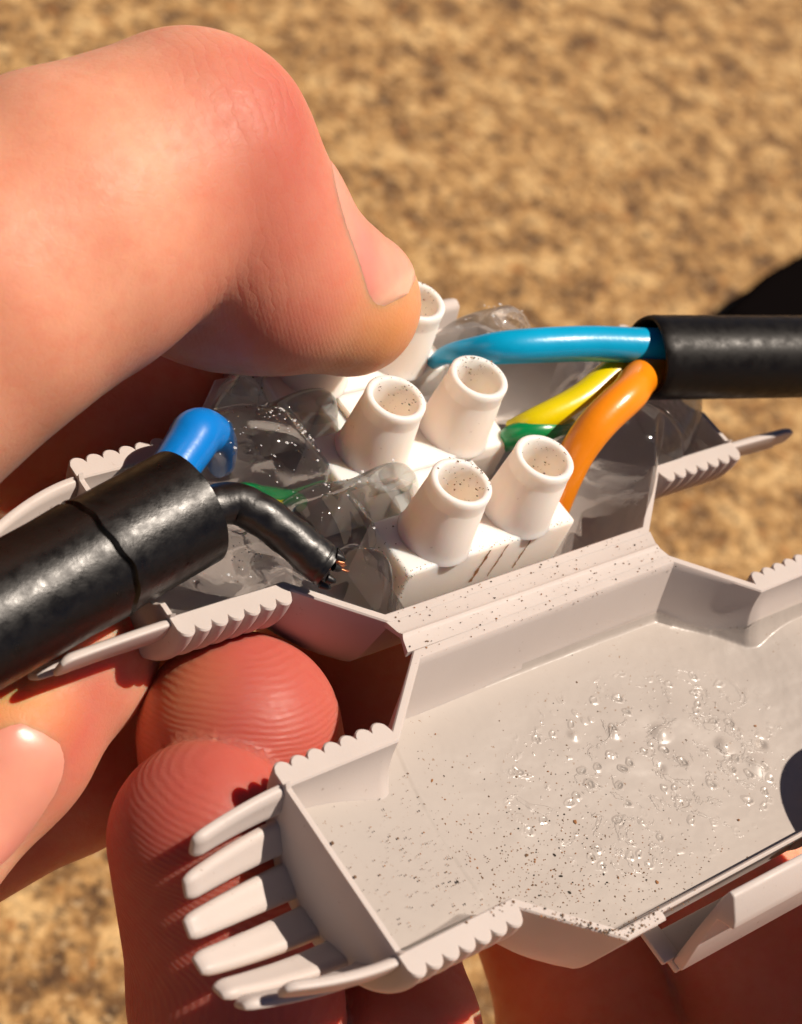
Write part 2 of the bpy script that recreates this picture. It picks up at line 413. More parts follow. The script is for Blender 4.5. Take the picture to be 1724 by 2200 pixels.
# snap latch on the near edge of the empty shell
yn = -(2 * MW + 2 * G)           # centre line of the front shell is -(MW+G)*2 ; its near rim is MW further
yn = -2 * (MW + G) - MW
lat = [(yn - .10, -.64), (yn - .19, -.64), (yn - .16, -.35), (yn - .145, -.06), (yn - .26, .0), (yn - .235, .06), (yn - .13, .19), (yn - .085, .19), (yn - .075, .10), (yn - .085, -.30)]
V, Fs = extrude(lat, -.45, 1.3); bevel(fixn(link('latch', V, Fs, M_shell, box)), .014, 2)
V, Fs = extrude([(yn + .10, -.62), (yn - .17, -.64), (yn - .17, -.70), (yn + .10, -.70)], -.45, 1.3)
bevel(fixn(link('latch_foot', V, Fs, M_shell, box)), .01, 2)
V, Fs = extrude([(yn + .16, -.60), (yn - .10, -.60), (yn - .10, -.645), (yn + .16, -.645)], -.54, -.40)
bevel(fixn(link('latch_stub', V, Fs, M_shell, box)), .01, 2)
# catch frame on the far edge of the filled shell
V, Fs = extrude([(MW - .01, -.25), (MW - .01, .02), (MW + .02, .17), (MW + .09, .20), (MW + .17, .12), (MW + .17, -.25)], -1.0, 1.02)
bevel(fixn(link('catch', V, Fs, M_shell, box)), .03, 3)

# ---------------------------------------------------------------- terminal strip
X0, Y0, ZT, HT, SX, BX, BY = -.065, .205, .0, .544, .377, .775, .244
blk = empty('terminal_block', (X0, Y0, -.55))
tag(blk, 'white three-pole screw terminal strip with six round towers pressed into the gel', 'terminal block')
for j in (-1, 0, 1):
    yc_ = Y0 + .8 * j; V = []
    for (x, y) in ((-BX, -BY), (BX, -BY), (BX, BY), (-BX, BY)): V.append((X0 + x, yc_ + y, -.55))
    for (x, y) in ((-BX, -BY), (BX, -BY), (BX, BY), (-BX, BY)): V.append((X0 + x, yc_ + y, ZT))
    Fs = [[0, 3, 2, 1], [4, 5, 6, 7], [0, 1, 5, 4], [1, 2, 6, 5], [2, 3, 7, 6], [3, 0, 4, 7]]
    o = bevel(link('pole_housing', V, Fs, M_block, blk), .03, 3); rel(o, blk)
    for i in (-1, 1):
        cx = X0 + i * SX
        prof = [(.275, -.02), (.266, .006), (.260, .03), (.254, .07), (.223, HT - .150), (.2185, HT - .14), (.2175, HT - .125), (.2175, HT - .05),
                (.217, HT - .015), (.203, HT), (.178, HT - .002), (.165, HT - .018), (.155, HT - .12), (.145, HT - .40)]
        V, Fs = lathe(prof, 48, (cx, yc_, ZT)); o = fixn(link('screw_tower', V, Fs, M_block, blk, smooth=60)); rel(o, blk)
        V, Fs = lathe([(.14, 0), (.14, .05), (.12, .06)], 20, (cx, yc_, ZT + HT - .47)); o = link('screw', V, Fs, mat('screw_steel', (.4, .38, .35), .4, Metallic=1) if i == -1 and j == -1 else bpy.data.materials['screw_steel'], blk); rel(o, blk)
for j in (-.5, .5):
    for x0, x1, zt in ((-.30, .30, -.03), (-.42, -.30, -.09), (.30, .42, -.09)):
        V, Fs = extrude([(Y0 + .8 * j - .17, -.5), (Y0 + .8 * j + .17, -.5), (Y0 + .8 * j + .17, zt), (Y0 + .8 * j - .17, zt)], X0 + x0 + .001, X0 + x1 - .001)
        o = fixn(link('bridge', V, Fs, M_block, blk, smooth=0)); rel(o, blk)
# dirt-filled score lines on the front pole's side
yf = Y0 - .8 - BY - .0015
for (xa, xb, wd) in ((-.10, -.22, .016), (.06, -.05, .009), (.30, .19, .010)):
    V = []; Fs = []; n = 12
    for k in range(n):
        s = k / (n - 1); x = xa + (xb - xa) * s * .3 + random.uniform(-.006, .006); z = -.02 - .34 * s; ww = wd * random.uniform(.4, 1.2)
        V += [(x - ww, yf, z), (x + ww, yf, z)]
        if k: b = 2 * k; Fs.append([b - 2, b - 1, b + 1, b])
    o = link('score_line', V, Fs, M_rust, blk, smooth=0); rel(o, blk)

# ---------------------------------------------------------------- crumbs (one mesh per surface)
def crumbs(name, pts, parent=None, mats=(M_crumb, M_crumb2, M_rust), flat=.6):
    V = []; Fs = []; fm = []
    ico = [(0, 0, 1), (.9, 0, .3), (.28, .85, .3), (-.72, .53, .3), (-.72, -.53, .3), (.28, -.85, .3), (0, 0, -.6)]
    fi = [(0, 1, 2), (0, 2, 3), (0, 3, 4), (0, 4, 5), (0, 5, 1), (6, 2, 1), (6, 3, 2), (6, 4, 3), (6, 5, 4), (6, 1, 5)]
    for (x, y, z, r) in pts:
        b = len(V); sx, sy, sz = [r * random.uniform(.6, 1.3) for _ in range(3)]; a = random.uniform(0, 6.3); ca, sa = math.cos(a), math.sin(a)
        for (p, q_, w_) in ico:
            p *= sx * random.uniform(.7, 1.2); q_ *= sy * random.uniform(.7, 1.2); V.append((x + ca * p - sa * q_, y + sa * p + ca * q_, z + w_ * sz * flat))
        k = random.choices(range(len(mats)), [.5, .3, .2][:len(mats)])[0]
        for f in fi: Fs.append([b + t for t in f]); fm.append(k)
    o = link(name, V, Fs, None, parent, smooth=0, mats=list(mats), fm=fm); tag(o, kind='stuff'); return o
pts = []
for i, j, a0, a1, n in ((-1, -1, -1.2, 1.9, 60), (-1, 0, -.6, 1.9, 60), (1, 0, .2, 2.2, 60), (1, -1, -.5, 1.8, 34), (1, 1, -.3, 2, 26)):
    for _ in range(n):
        a = random.gauss((a0 + a1) / 2, (a1 - a0) / 3.2); d = random.random()
        if d < .35: r, z = random.uniform(.168, .21), HT + .0
        else:
            q_ = random.random() ** 1.6; z = HT - .02 - .25 * q_; r = .158 - .02 * q_
        pts.append((X0 + i * SX + r * math.cos(a), Y0 + .8 * j + r * math.sin(a), z, random.choice([.004, .005, .006, .009])))
for _ in range(90):
    x = random.uniform(-BX, BX); pts.append((X0 + x, Y0 - .8 - BY + random.gauss(.02, .012), ZT + .0, random.uniform(.003, .007)))
for _ in range(60): pts.append((X0 - BX + random.gauss(.005, .006), Y0 - .8 + random.uniform(-BY, BY * .5), -random.random() ** 2 * .2, random.uniform(.003, .007)))
for _ in range(50): pts.append((X0 - BX + random.gauss(.02, .015), Y0 - .8 - BY + random.gauss(.01, .01), -random.random() * .3, random.uniform(.004, .008)))
for _ in range(50): pts.append((X0 + random.uniform(-BX, BX), Y0 - .8 + random.uniform(-BY, BY), ZT + .001, random.choice([.003, .004, .006, .012])))
rel(crumbs('dirt_specks', pts, blk), blk)

# ---------------------------------------------------------------- gel poured in the upper shell
LUMPS = [  # x, y, rx, ry, height : lumps, crests and domes torn up by the terminal strip
    (1.46, -.48, .66, .56, .50), (2.08, -.02, .42, .55, .48), (1.35, .45, .66, .46, .22), (1.05, .85, .52, .36, .44),
    (-1.42, .34, .62, .46, .46), (-.88, .60, .50, .18, .38), (-1.80, .42, .34, .42, .30), (-1.35, .85, .45, .26, .40),
    (-1.20, -.30, .52, .36, .36), (-.76, -.20, .46, .16, .32), (-1.22, -.80, .32, .26, .32), (-1.75, -.55, .60, .34, .08), (-2.1, -.2, .5, .5, .02)]
def gel_h(x, y, edge):
    base = -.13 + .035 * math.sin(3.1 * x + 1.3 * y) * math.cos(2.7 * y - x) + .02 * math.sin(9 * x - 4 * y)
    if x < -1.8: base -= .12 * sm((-x - 1.8) / .5)
    h = base
    xw = x + .06 * math.sin(4.1 * y + 2.2 * x); yw = y + .05 * math.sin(3.6 * x - 1.9 * y)
    for (cx, cy, rx, ry, hh) in LUMPS:
        d = ((xw - cx) / rx) ** 2 + ((yw - cy) / ry) ** 2
        if d < 1:
            g = -.16 + (hh + .16) * (1 - d) ** .58; t_ = min(max(.5 + .5 * (g - h) / .09, 0), 1); h = h * (1 - t_) + g * t_ + .09 * t_ * (1 - t_)
    for j in (-1, 0, 1):
        if abs(x - X0) < BX + .0 and abs(y - Y0 - .8 * j) < BY + .0: h = min(h, -.07)
        if abs(y - Y0 - .8 * j) < BY + .03 and -1.35 < x < X0: h = min(h, max(-.07, 1.05 * (-.80 - x)))
    if y < -.80 and abs(x - X0) < BX + .05: h = min(h, -.42)
    if y < -.15 and x < -1.25: h += .026 * math.sin(6 * x + 9 * y + 2.5 * math.sin(5 * x - 2 * y)) * math.sin(8 * x - 5 * y)
    h += .006 * math.sin(7.3 * x + 5 * y + 2 * math.sin(4 * y)) * math.sin(6.1 * y - 3 * x + 1.7 * math.sin(5 * x)) + .0012 * math.sin(17 * x - 9 * y + 3 * math.sin(6 * x + 2 * y))
    lim = -.02 + 1.0 * math.sqrt(max(edge, 0)) if edge < .3 else 9
    return min(h, lim)
def make_gel():
    nx, ny = 420, 150; X = np.linspace(-2.525, 2.525, nx); V = []; Fs = []
    for x in X:
        a = half(x) - T + .02 + (-.0); k = mixf(x)
        for j in range(ny):
            y = -a + 2 * a * j / (ny - 1); e = min(a - abs(y), 2.525 - abs(x)); V.append((x, y, gel_h(x, y, e)))
    Hm = np.array([v[2] for v in V]).reshape(nx, ny)
    for _ in range(9):
        Hm[1:-1, 1:-1] = (Hm[1:-1, 1:-1] * 2 + Hm[:-2, 1:-1] + Hm[2:, 1:-1] + Hm[1:-1, :-2] + Hm[1:-1, 2:]) / 6
    V = [(v[0], v[1], float(Hm.flat[i])) for i, v in enumerate(V)]
    nt_ = len(V)
    for i, x in enumerate(X):
        sec = section(x, T - .025); sy = np.array([s[0] for s in sec]); sz = np.array([s[1] for s in sec]); o_ = np.argsort(sy)
        a = half(x) - T + .02
        for j in range(ny):
            y = -a + 2 * a * j / (ny - 1); z = float(np.interp(y, sy[o_], sz[o_])); V.append((x, y, min(z, V[i * ny + j][2] - .01)))
    for i in range(nx - 1):
        for j in range(ny - 1):
            a = i * ny + j; Fs.append([a, a + ny, a + ny + 1, a + 1]); b = a + nt_; Fs.append([b, b + 1, b + ny + 1, b + ny])
        for j in (0, ny - 1): a = i * ny + j; Fs.append([a, a + ny, a + ny + nt_, a + nt_])
    for i in (0, nx - 1):
        for j in range(ny - 1): a = i * ny + j; Fs.append([a, a + 1, a + 1 + nt_, a + nt_])
    return fixn(link('clear_gel', V, Fs, M_gel, None, smooth=70))
gel = make_gel(); tag(gel, 'clear wobbly sealing gel with torn lumps filling the upper shell round the terminal strip', 'gel', kind='stuff')
pts = []
for (cx, cy, s, n) in ((-1.3, .35, .16, 60), (-1.1, -.15, .14, 30), (-1.75, -.5, .3, 40), (-1.2, .75, .25, 30), (1.3, -.75, .15, 20), (-1.2, -.8, .1, 14)):
    for _ in range(n):
        x, y = random.gauss(cx, s), random.gauss(cy, s * .7)
        if abs(y) < half(x) - .12: pts.append((x, y, gel_h(x, y, .5) + .0, random.choice([.003, .004, .005, .008])))
o = crumbs('gel_dirt_specks', pts, None); o.parent = gel
bub = mat('gel_bubble', (1, 1, 1), .05, Specular_IOR_Level=1.0); bub.node_tree.nodes['Principled BSDF'].inputs['Transmission Weight'].default_value = .6
pts = []
for (cx, cy, s, n) in ((-1.3, .35, .2, 70), (1.0, .8, .2, 30), (-1.9, -.45, .3, 70), (-1.15, -.2, .16, 30), (-.6, .3, .3, 10)):
    for _ in range(n):
        x, y = random.gauss(cx, s), random.gauss(cy, s * .8)
        if abs(y) < half(x) - .12: pts.append((x, y, gel_h(x, y, .5), random.choice([.004, .006, .008, .014])))
o = crumbs('gel_bubbles', pts, None, mats=(bub,)); o.parent = gel

# thin gel layer on the floor of the lower shell
_sc = {}
def floor_z(x, y):
    k = round(x, 2)
    if k not in _sc: sec = section(k, T); _sc[k] = (np.array([p_[0] for p_ in sec])[::-1], np.array([p_[1] for p_ in sec])[::-1])
    return float(np.interp(y, *_sc[k]))
def layer_h(x, y):
    lev = -.50 + .26 * sm((-x - 1.05) / 1.5) + .16 * sm((x - 1.3) / .9) + .006 * math.sin(2 * x + y) + .004 * math.sin(5 * y + x)
    lev += .018 * math.exp(-(((x - .5) / .5) ** 2 + ((y - .1) / .35) ** 2)) * math.sin(9 * x + 3 * y) * math.cos(8 * y - 2 * x)
    for (cx, cyy, rr, hh) in ((.55, .12, .10, .035), (.2, .25, .07, .02), (-.1, .35, .06, .02), (.95, -.15, .09, .03), (.35, -.1, .05, -.02), (1.25, -.25, .06, -.035), (1.1, -.38, .12, .02)):
        q_ = math.hypot(x - cx, y - cyy) / rr
        if q_ < 1: lev += hh * (1 - q_ * q_) ** 2
    return max(lev, floor_z(x, y) + .006)
def make_layer():
    nx, ny = 340, 130; cy0 = -2 * (MW + G); X = np.linspace(-2.53, 2.53, nx); V = []; Fs = []; bb = []
    def left(y): return -1.18 - .34 * math.sqrt(max(0, 1 - ((y - (cy0 - .35)) / 1.35) ** 2))
    for i, x in enumerate(X):
        for j in range(ny):
            s = j / (ny - 1) * 2 - 1
            sec_a = half(x) - T - .02; k = mixf(x); y = s * sec_a * .925; xx = x
            z = layer_h(x, y)
            r1 = math.hypot((x - .3) / 1.25, (y + .05) / .75)
            dd = abs(x - left(y + cy0)); z += .006 * math.exp(-(dd / .012) ** 2) - .010 * sm((left(y + cy0) - x) / .02 + .5)
            V.append((xx, y + cy0, z)); bb.append(min(1, 1.6 * max(0, 1 - r1) ** .5))
    for i in range(nx - 1):
        for j in range(ny - 1):
            a = i * ny + j; Fs.append([a, a + ny, a + ny + 1, a + 1])
    # skirt, so that the layer is a body and not a sheet
    n0 = len(V); rim = [j for j in range(ny)] + [i * ny + ny - 1 for i in range(1, nx)] + [(nx - 1) * ny + j for j in range(ny - 2, -1, -1)] + [i * ny for i in range(nx - 2, 0, -1)]
    for k in rim: V.append((V[k][0], V[k][1], V[k][2] - .03)); bb.append(0)
    m_ = len(rim)
    for k in range(m_): Fs.append([rim[k], rim[(k + 1) % m_], n0 + (k + 1) % m_, n0 + k])
    o = fixn(link('gel_layer', V, Fs, M_layer, None, smooth=60))
    at_ = o.data.attributes.new('bubbly', 'FLOAT', 'POINT'); at_.data.foreach_set('value', bb); return o
lay = make_layer(); tag(lay, 'thin bubbly layer of set gel speckled with grit on the floor of the lower shell', 'gel layer', kind='stuff')
pts = []; cy0 = -2 * (MW + G)
for (cx, cy, sx, sy, n, z) in ((-.9, -.45, .45, .28, 620, -.49), (-1.7, .0, .5, .3, 330, None), (.2, .1, .7, .45, 120, -.49), (-.3, -.75, .4, .12, 120, -.49)):
    for _ in range(n):
        x, y = random.gauss(cx, sx), random.gauss(cy, sy)
        if abs(y) > half(x) - .2 or x < -2.45: continue
        zz = layer_h(x, y)
        pts.append((x, y + cy0, zz + .002, random.choice([.003, .003, .004, .005, .006, .008, .016 if random.random() < .15 else .005])))
o = crumbs('grit', pts, None, mats=(M_crumb, M_rust, M_crumb2)); o.parent = lay
# rim dust
pts = []
for _ in range(260):
    x = random.uniform(-1.2, 1.2); pts.append((x, random.uniform(-MW - 2 * G - .1, -MW + .08), .002, random.choice([.003, .004, .005, .008])))
for _ in range(160):
    x = random.gauss(-1.25, .3); y = cy0 - half(x) + random.uniform(.0, .08); pts.append((x, y, .002, random.choice([.005, .007, .010])))
o = crumbs('rim_dust', pts, box)

# ---------------------------------------------------------------- cables
Z = lambda p, r: (*p, r)
lc = empty('black_cable', (-2.15, -.05, .3)); tag(lc, 'thick black sheathed cable entering from the left with a ring cut round its sheath', 'cable')
dl = np.array([-1.19, -.20, -.17]); dl /= np.linalg.norm(dl); e0 = np.array([-2.16, -.06, .33]) + dl * .05
RAD = .388
pts = []
for s, r in ((0, RAD - .02), (.012, RAD), (.3, RAD), (.66, RAD), (.725, RAD + .012), (.742, RAD - .018), (.750, RAD - .022), (.768, RAD + .010), (1.0, RAD), (1.8, RAD), (3, RAD), (4.5, RAD)):
    c = e0 + dl * s; pts.append(Z(c, r))
def sheath(name, pts, m, parent, seg=72, slant=.10):
    V = []; Fs = []; n = len(pts); t = dl; up = np.cross(t, [0, 1, 0]); up /= np.linalg.norm(up); bb = np.cross(t, up)
    N_ = 0; rows = []
    P_ = [np.array(p) for p in pts]; dense = []
    for a, b in zip(P_[:-1], P_[1:]):
        L = np.linalg.norm(b[:3] - a[:3]); k = max(1, int(L / .12))
        for q_ in range(k): dense.append(a + (b - a) * q_ / k)
    dense.append(P_[-1])
    for p in dense:
        s = (p[:3] - e0) @ t
        for j in range(seg):
            a = 2 * math.pi * j / seg; off = 0
            if .5 < s < 1.05: off = .02 * math.sin(a * 2 + 1) + .010 * math.sin(5 * a) + (.006 * math.sin(13 * a))
            V.append(p[:3] + t * off + p[3] * (math.cos(a) * up + math.sin(a) * bb))
    n = len(dense)
    for k in range(n - 1):
        for j in range(seg): Fs.append([k * seg + j, k * seg + (j + 1) % seg, (k + 1) * seg + (j + 1) % seg, (k + 1) * seg + j])
    # hollow front end
    b = len(V); p = dense[0]
    for rr, dd in ((RAD - .05, 0), (RAD - .09, .015), (.05, .04)):
        for j in range(seg):
            a = 2 * math.pi * j / seg; V.append(p[:3] + t * dd + rr * (math.cos(a) * up + math.sin(a) * bb))
    for j in range(seg): Fs.append([j, (j + 1) % seg, b + (j + 1) % seg, b + j])
    for q_ in range(2):
        for j in range(seg): Fs.append([b + q_ * seg + j, b + q_ * seg + (j + 1) % seg, b + (q_ + 1) * seg + (j + 1) % seg, b + (q_ + 1) * seg + j])
    Fs.append([b + 2 * seg + j for j in range(seg)]); Fs.append([(n - 1) * seg + j for j in range(seg)])
    return fixn(link(name, V, Fs, m, parent, smooth=50))
rel(sheath('sheath', pts, M_black, lc), lc)
CR = .135
o = tube('black_core', [Z(e0 + dl * .5 + np.array([0, -.02, .0]), CR), Z(a_(470, 1085, .36), CR), Z(a_(545, 1098, .36), CR), Z(a_(620, 1150, .28), CR), Z(a_(680, 1200, .20), CR * 1.03), Z(a_(706, 1219, .18), CR * 1.0)], M_blackcore, lc, 60, 28, .03); rel(o, lc)
tipc = a_(707, 1220, .18); td = a_(745, 1238, .14) - tipc; td /= np.linalg.norm(td)
for k in range(11):
    p = tipc + np.array([random.uniform(-.05, .05), random.uniform(-.04, .05), random.uniform(-.02, .07)]); q_ = p + td * random.uniform(.03, .10) + np.array([random.uniform(-.02, .02), random.uniform(-.02, .03), random.uniform(-.01, .03)])
    o = tube('copper_strand', [Z(p, .0065), Z((p + q_) / 2, .0065), Z(q_, .006)], M_copper, lc, 5, 6); rel(o, lc)
for k in range(10):
    a = random.uniform(0, 6.28); up = np.cross(td, [0, 0, 1]); up /= np.linalg.norm(up); bb = np.cross(td, up)
    p = tipc + (math.cos(a) * up + math.sin(a) * bb) * CR * .92; q_ = p + td * random.uniform(.03, .09) + np.array([random.uniform(-.03, .03), random.uniform(-.02, .02), random.uniform(-.02, .02)])
    o = tube('insulation_shred', [Z(p - td * .03, .03), Z((p + q_) / 2, .022), Z(q_, .006)], M_blackcore, lc, 6, 7); rel(o, lc)
o = tube('blue_core', [Z(e0 + dl * .3 + np.array([0, .12, -.02]), CR), Z(a_(400, 968, .36), CR * 1.2), Z(a_(425, 932, .37), CR * 1.25), Z(a_(455, 935, .27), CR * 1.05), Z(a_(474, 958, .06), CR * .85), Z(a_(474, 995, -.2), CR * .75)], M_blue, lc, 70, 32); rel(o, lc)
o = tube('earth_core_green', [Z(e0 + dl * .4, CR * .6), Z(a_(500, 1068, .18), CR * .6), Z(a_(560, 1068, .10), CR * .6), Z(a_(610, 1070, -.06), CR * .5), Z(a_(640, 1080, -.3), CR * .5)], M_green, lc, 40, 20); rel(o, lc)
o = tube('earth_core_yellow_stripe', [Z(a_(530, 1085, .17), .03), Z(a_(575, 1083, .14), .035), Z(a_(600, 1080, .02), .03)], M_yellow, lc, 20, 12); rel(o, lc)
# right cable
rc = empty('black_cable', tuple(a_(1420, 775, .52))); rc['label'] = 'black cable at the right whose blue, orange and yellow-green cores reach into the gel'; rc['category'] = 'cable'
RR = .318
r0 = a_(1392, 768, .55); r1 = a_(1724, 766, .62); dr = (r1 - r0) / np.linalg.norm(r1 - r0)
ru = np.cross(dr, [0, 0, 1]); ru /= np.linalg.norm(ru); rv = np.cross(ru, dr)      # across the cable: toward the viewer, up
V = []; Fs = []; seg = 56
prof = [(.6, .02), (.6, .262), (.1, .265), (.0, .272), (-.015, .285), (-.012, .305), (.01, .316), (.06, .32), (.10, .318), (.4, RR), (1, RR), (2, RR), (3.3, RR), (3.3, .02)]
for k, (s_, r_) in enumerate(prof):
    for j in range(seg):
        a = 2 * math.pi * j / seg; off = .012 * math.sin(3 * a + 1) if k in (3, 4, 5, 6) else 0
        V.append(r0 + dr * (s_ + off) + r_ * (math.cos(a) * ru + math.sin(a) * rv))
for k in range(len(prof) - 1):
    for j in range(seg): Fs.append([k * seg + j, k * seg + (j + 1) % seg, (k + 1) * seg + (j + 1) % seg, (k + 1) * seg + j])
o = fixn(link('sheath', V, Fs, M_blackR, rc, smooth=50)); rel(o, rc)
def rin(s_, a, b): return r0 + dr * s_ + ru * a + rv * b
o = tube('bright_blue_core', [Z(rin(.5, -.06, .10), .128), Z(rin(.0, -.04, .09), .130), Z(a_(1260, 738, .58), .133), Z(a_(1100, 745, .50), .125), Z(a_(1010, 755, .34), .10), Z(a_(960, 762, .2), .07), Z(a_(930, 780, 0), .05)], M_blue2, rc, 60, 28); rel(o, rc)
o = tube('orange_core', [Z(rin(.6, .10, -.05), .126), Z(rin(.0, .11, -.06), .136), Z(a_(1350, 848, .56), .138), Z(a_(1290, 905, .46), .137), Z(a_(1245, 965, .28), .132), Z(a_(1215, 1030, .05), .12), Z(a_(1190, 1090, -.2), .12)], M_orange, rc, 60, 28); rel(o, rc)
o = tube('yellow_earth_core', [Z(rin(.4, -.09, -.10), .11), Z(rin(-.05, -.08, -.12), .115), Z(a_(1250, 858, .28), .12), Z(a_(1150, 905, .15), .10), Z(a_(1100, 925, .0), .08)], M_yellow, rc, 40, 24); rel(o, rc)
o = tube('green_earth_stripe', [Z(a_(1240, 930, .10), .05), Z(a_(1170, 925, .13), .085), Z(a_(1110, 935, .05), .09), Z(a_(1085, 950, -.1), .08)], M_green, rc, 30, 20); rel(o, rc)

# ---------------------------------------------------------------- hands: signed distance fields meshed with surface nets
def surfnet(Fv, org, h):
    nx, ny, nz = Fv.shape; S = Fv < 0
    c = np.zeros((nx - 1, ny - 1, nz - 1), np.int8)
    for dx in (0, 1):
        for dy in (0, 1):
            for dz in (0, 1): c += S[dx:nx - 1 + dx, dy:ny - 1 + dy, dz:nz - 1 + dz]
    act = (c > 0) & (c < 8); ids = -np.ones(c.shape, np.int64); ii = np.argwhere(act); ids[act] = np.arange(len(ii))
    acc = np.zeros((len(ii), 3)); cnt = np.zeros(len(ii))
    cor = [(a, b, d) for a in (0, 1) for b in (0, 1) for d in (0, 1)]
    for A in cor:
        for ax in range(3):
            if A[ax]: continue
            B = list(A); B[ax] = 1
            fa = Fv[ii[:, 0] + A[0], ii[:, 1] + A[1], ii[:, 2] + A[2]]; fb = Fv[ii[:, 0] + B[0], ii[:, 1] + B[1], ii[:, 2] + B[2]]
            m_ = (fa < 0) != (fb < 0); t = np.where(m_, fa / np.where(fa == fb, 1, fa - fb), 0)
            p = np.tile(np.array(A, float), (len(ii), 1)); p[:, ax] += t; acc[m_] += p[m_]; cnt[m_] += 1
    V = (ii + acc / cnt[:, None]) * h + org; Fs = []
    for ax in range(3):
        a, b = [(1, 2), (2, 0), (0, 1)][ax]
        sl0 = [slice(1, -1)] * 3; sl1 = [slice(1, -1)] * 3; sl0[ax] = slice(0, -1); sl1[ax] = slice(1, None)
        s0 = S[tuple(sl0)]; s1 = S[tuple(sl1)]
        e = np.argwhere(s0 != s1); pos = e.copy()
        for k in range(3):
            if k != ax: pos[:, k] += 1
        def cid(da, db):
            q_ = pos.copy(); q_[:, a] -= da; q_[:, b] -= db; return ids[q_[:, 0], q_[:, 1], q_[:, 2]]
        quad = np.stack([cid(1, 1), cid(0, 1), cid(0, 0), cid(1, 0)], 1)
        fl = s1[tuple(e.T)]; quad[fl] = quad[fl][:, ::-1]; Fs.append(quad)
    return V, np.vstack(Fs)
def cone_sdf(X, a, b, ra, rb):
    a = np.array(a); b = np.array(b); ab = b - a; t = np.clip(((X - a) @ ab) / (ab @ ab), 0, 1)
    return np.linalg.norm(X - a - t[..., None] * ab, axis=-1) - (ra + (rb - ra) * t)
def smin(a, b, k):
    h = np.clip(.5 + .5 * (b - a) / k, 0, 1); return b * (1 - h) + a * h - k * h * (1 - h)
def hand_sdf(X, digits, palms, kpalm=.5):
    tot = None
    for ps, kk in digits:
        d = None
        for p, q_ in zip(ps[:-1], ps[1:]):
            c = cone_sdf(X, p[:3], q_[:3], p[3], q_[3]); d = c if d is None else smin(d, c, kk)
        tot = d if tot is None else smin(tot, d, .015)
    for ps in palms:
        c = cone_sdf(X, ps[0][:3], ps[1][:3], ps[0][3], ps[1][3]); tot = smin(tot, c, kpalm)
    return tot
def build_hand(name, digits, palms, lo, hi, h, attrs, parent):
    n = [int((hi[k] - lo[k]) / h) + 1 for k in range(3)]
    gx, gy, gz = [lo[k] + np.arange(n[k]) * h for k in range(3)]
    Fv = np.empty(n, np.float32)
    for i in range(n[0]):
        X = np.stack(np.meshgrid([gx[i]], gy, gz, indexing='ij'), -1)[0]; Fv[i] = hand_sdf(X, digits, palms)
    V, Fs = surfnet(Fv, np.array(lo), h)
    me = bpy.data.meshes.new(name); me.vertices.add(len(V)); me.vertices.foreach_set('co', V.astype(np.float32).ravel())
    me.loops.add(len(Fs) * 4); me.loops.foreach_set('vertex_index', Fs.astype(np.int32).ravel())
    me.polygons.add(len(Fs)); me.polygons.foreach_set('loop_start', np.arange(0, len(Fs) * 4, 4, dtype=np.int32)); me.update(calc_edges=True)
    me.validate(); me.polygons.foreach_set('use_smooth', [True] * len(me.polygons)); me.materials.append(M_skin)
    for k, fn in attrs.items():
        A = me.attributes.new(k, 'FLOAT', 'POINT'); A.data.foreach_set('value', np.asarray(fn(V), np.float32))
    o = bpy.data.objects.new(name, me); col.objects.link(o); o.parent = parent; return o
def D(u, v, d, rpx): return (*at(u, v, d), rpx * d / F)
def blob(V, c, r): 
    return np.clip(1 - np.linalg.norm(V - np.array(c), axis=1) / r, 0, 1)
def nail(parent, sdf, centre, along, normal, L, W_, cur=.35):
    """a nail plate wrapped onto the finger's surface"""
    a = np.array(along, float); a /= np.linalg.norm(a); n_ = np.array(normal, float); n_ -= a * (n_ @ a); n_ /= np.linalg.norm(n_); s_ = np.cross(a, n_)
    V = []; Fs = []; na, nb = 26, 18
    for i in range(na):
        u = (i / (na - 1) - .5) * 2
        hw = W_ / 2 * (1 - abs(u) ** 3.2) ** .5 if abs(u) < 1 else 0; hw = max(hw, .002)
        for j in range(nb):
            v = (j / (nb - 1) - .5) * 2; p = np.array(centre) + a * u * L / 2 + s_ * v * hw + n_ * 1.5
            for _ in range(60):
                d = float(sdf(p[None, :])[0]) - (.024 - .034 * max(abs(v) ** 4, abs(u) ** 6 if u < 0 else 0)); p = p - n_ * d * .8
                if abs(d) < .001: break
            V.append(p)
    for i in range(na - 1):
        for j in range(nb - 1): b = i * nb + j; Fs.append([b, b + 1, b + nb + 1, b + nb])
    nv = len(V); V += [v - n_ * .05 for v in V]
    Fs += [[nv + t for t in f[::-1]] for f in Fs[:]]
    ring = list(range(nb)) + [i * nb + nb - 1 for i in range(1, na)] + [(na - 1) * nb + j for j in range(nb - 2, -1, -1)] + [i * nb for i in range(na - 2, 0, -1)]
    for k in range(len(ring)): p_, q_ = ring[k], ring[(k + 1) % len(ring)]; Fs.append([p_, q_, nv + q_, nv + p_])
    o = fixn(link('nail', V, Fs, M_nail, parent, smooth=60))
    A = o.data.attributes.new('free_edge', 'FLOAT', 'POINT'); A.data.foreach_set('value', [float(sm(((i % nv) // nb / (na - 1) - .86) / .06)) for i in range(2 * nv)]); return o

